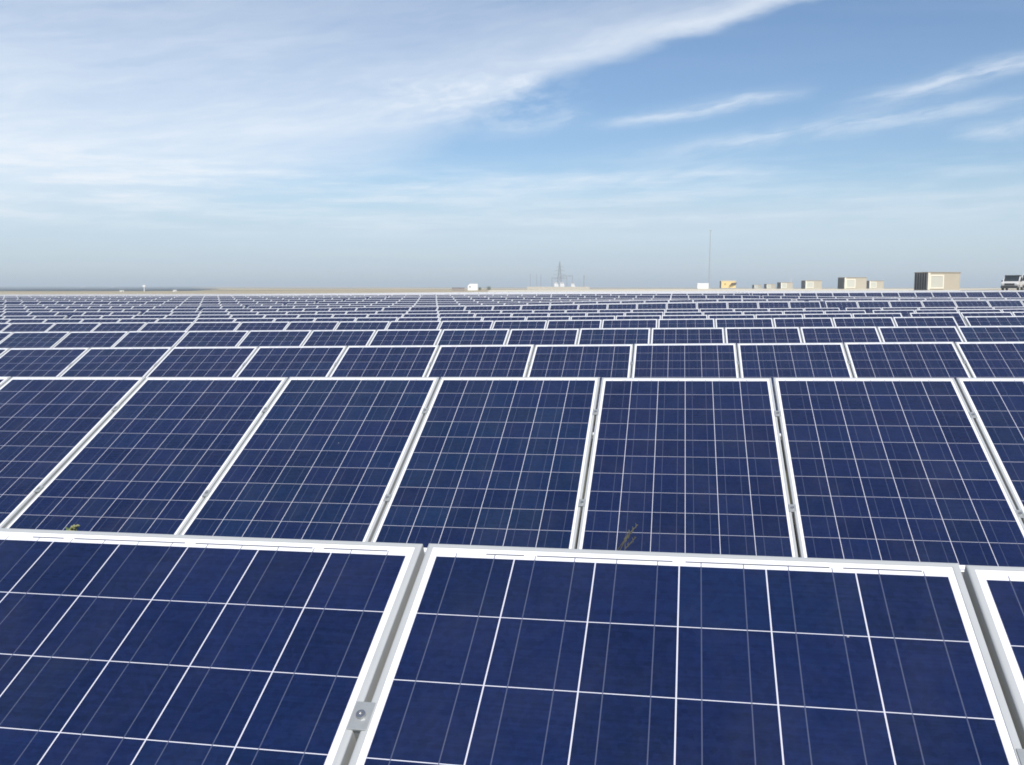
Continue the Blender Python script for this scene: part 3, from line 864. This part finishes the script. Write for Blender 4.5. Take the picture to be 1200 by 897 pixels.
# ------------------------------------------------------------------ left skyline
t = thing('signal_post', 'slim white post with a box on top on the left skyline', 'post', (-301.7, 500, CZ - 2.55))
obj('shaft', tube([(0, 0, 0), (0, 0, 3.2)], (.20, .18), 8), M['white'], t); obj('box', box((0, 0, 3.3), (1.6, .6, .9), .05), M['white'], t)

def hut(x, y, z, s, label, rz=.3):
    t = thing('white_hut', label, 'hut', (x, y, z), rz, 'white huts on the left skyline')
    a, b_, h = s
    obj('wall', box((0, 0, h / 2), (a, b_, h), .02), M['white'], t)
    obj('roof', prism([(-b_ / 2 - .15, h), (0, h + b_ * .22), (b_ / 2 + .15, h)], -a / 2 - .1, a / 2 + .1), M['cream_light'], t)
    obj('door', box((a * .18, -b_ / 2 - .02, h * .42), (a * .2, .05, h * .8)), M['louvre'], t)
hut(-271.3, 480, CZ - 2.5, (1.7, 1.4, .75), 'small white hut right of the slim white post')
hut(-296.8, 470, CZ - 2.5, (1.9, 1.3, .55), 'small white hut left of the slim white post')
hut(-1702, 2500, CZ - 1.9, (9, 7, 3.0), 'tiny far white hut on the horizon, leftmost of all')
hut(-1669, 2600, CZ - 1.5, (8, 7, 3.2), 'tiny far white hut on the horizon, second from the left')

# ------------------------------------------------------------------ vehicles at the right edge
def wheel(parent, x, y, r, wd=.22):
    bm = bmesh.new()
    bmesh.ops.create_cone(bm, cap_ends=True, segments=24, radius1=r, radius2=r, depth=wd, matrix=Matrix.Translation((x, y, r)) @ Matrix.Rotation(R(90), 4, 'X'))
    bmesh.ops.bevel(bm, geom=[e for e in bm.edges if len(e.link_faces) == 2 and abs(e.calc_face_angle()) > 1.0], offset=.03, segments=2, affect='EDGES')
    wh = obj('wheel', bm, M['rubber'], parent)
    bm = bmesh.new()
    bmesh.ops.create_cone(bm, cap_ends=True, segments=16, radius1=r * .6, radius2=r * .6, depth=wd + .02, matrix=Matrix.Translation((x, y, r)) @ Matrix.Rotation(R(90), 4, 'X'))
    obj('rim', bm, M['clamp'], wh)

def car(name, label, loc, rz, L, W_, prof, glass, cat, door=True):
    """side profile in (x, z), front towards -x"""
    t = thing(name, label, cat, loc, rz)
    bm = prism(prof, -W_ / 2, W_ / 2, 'y')
    bmesh.ops.bevel(bm, geom=bm.edges[:], offset=.05, segments=2, affect='EDGES')
    obj('body', bm, M['white_dusty'], t)
    for poly, inset in glass:
        obj('side_window', prism(poly, -W_ / 2 - .012, W_ / 2 + .012, 'y'), M['glass_dark'], t)
    return t

prof = [(-2.35, .42), (-2.42, .80), (-2.25, 1.02), (-1.15, 1.12), (-.45, 1.74), (.85, 1.76), (1.05, 1.10), (2.45, 1.08), (2.45, .42)]
t = car('pickup_truck', 'white pickup truck with dark windscreen parked at the right edge by the horizon', (40.9, 126, CZ - .42), R(64), 4.9, 1.85, prof,
        [([(-.98, 1.14), (-.42, 1.64), (.10, 1.66), (.10, 1.14)], 0), ([(.18, 1.14), (.18, 1.66), (.74, 1.67), (.88, 1.14)], 0)], 'pickup truck')
rot = Matrix.Rotation(-math.atan2(.62, .70), 3, 'Y')
obj('windscreen', prism([(-1.145, 1.15), (-.50, 1.715), (-.52, 1.735), (-1.17, 1.165)], -.80, .80, 'y'), M['glass_dark'], t)
obj('grille', box((-2.40, 0, .80), (.08, 1.1, .22), .02), M['louvre'], t)
obj('bumper', box((-2.44, 0, .46), (.16, 1.86, .34), .04), M['louvre'], t)
for s in (-1, 1): obj('headlight', box((-2.37, s * .72, .84), (.10, .30, .18), .03), M['lamp'], t)
for s in (-1, 1):
    obj('mirror', box((-.95, s * 1.02, 1.20), (.12, .20, .16), .03), M['louvre'], t)
    for x in (-1.5, 1.5): wheel(t, x, s * .83, .39)
obj('roof_rack', box((.22, 0, 1.83), (1.55, 1.66, .16), .03), M['louvre'], t)

prof = [(-2.5, .40), (-2.55, .95), (-2.3, 1.15), (-1.45, 2.0), (-1.1, 2.12), (2.5, 2.12), (2.55, .40)]
t = car('delivery_van', 'white van just entering the picture at the right edge beside the pickup truck', (44.25, 129, CZ - .42), R(62), 5.1, 1.95, prof,
        [([(-2.0, 1.22), (-1.38, 1.86), (-.7, 1.86), (-.7, 1.22)], 0)], 'van')
obj('windscreen', prism([(-2.24, 1.23), (-1.50, 1.975), (-1.52, 1.99), (-2.27, 1.245)], -.84, .84, 'y'), M['glass_dark'], t)
obj('bumper', box((-2.56, 0, .52), (.12, 1.96, .26), .04), M['louvre'], t)
for s in (-1, 1):
    obj('headlight', box((-2.53, s * .74, .92), (.08, .28, .2), .03), M['lamp'], t)
    for x in (-1.6, 1.6): wheel(t, x, s * .88, .36)

# ------------------------------------------------------------------ haze
HAZE = 0.00055
if HAZE > 0:
    hm = bpy.data.materials.new('pale_air'); hm.use_nodes = True
    ht = hm.node_tree; ht.nodes.clear()
    pv = ht.nodes.new('ShaderNodeVolumePrincipled'); pv.inputs['Density'].default_value = HAZE
    pv.inputs['Color'].default_value = (0.84, 0.94, 1.0, 1); pv.inputs['Anisotropy'].default_value = 0.0
    ou = ht.nodes.new('ShaderNodeOutputMaterial'); ht.links.new(pv.outputs[0], ou.inputs['Volume'])
    zlo, zhi = -8.0, 34.0
    h = obj('haze', box((0, 5000, (zlo + zhi) / 2), (30000, 14000, zhi - zlo)), hm)
    h['kind'] = 'stuff'
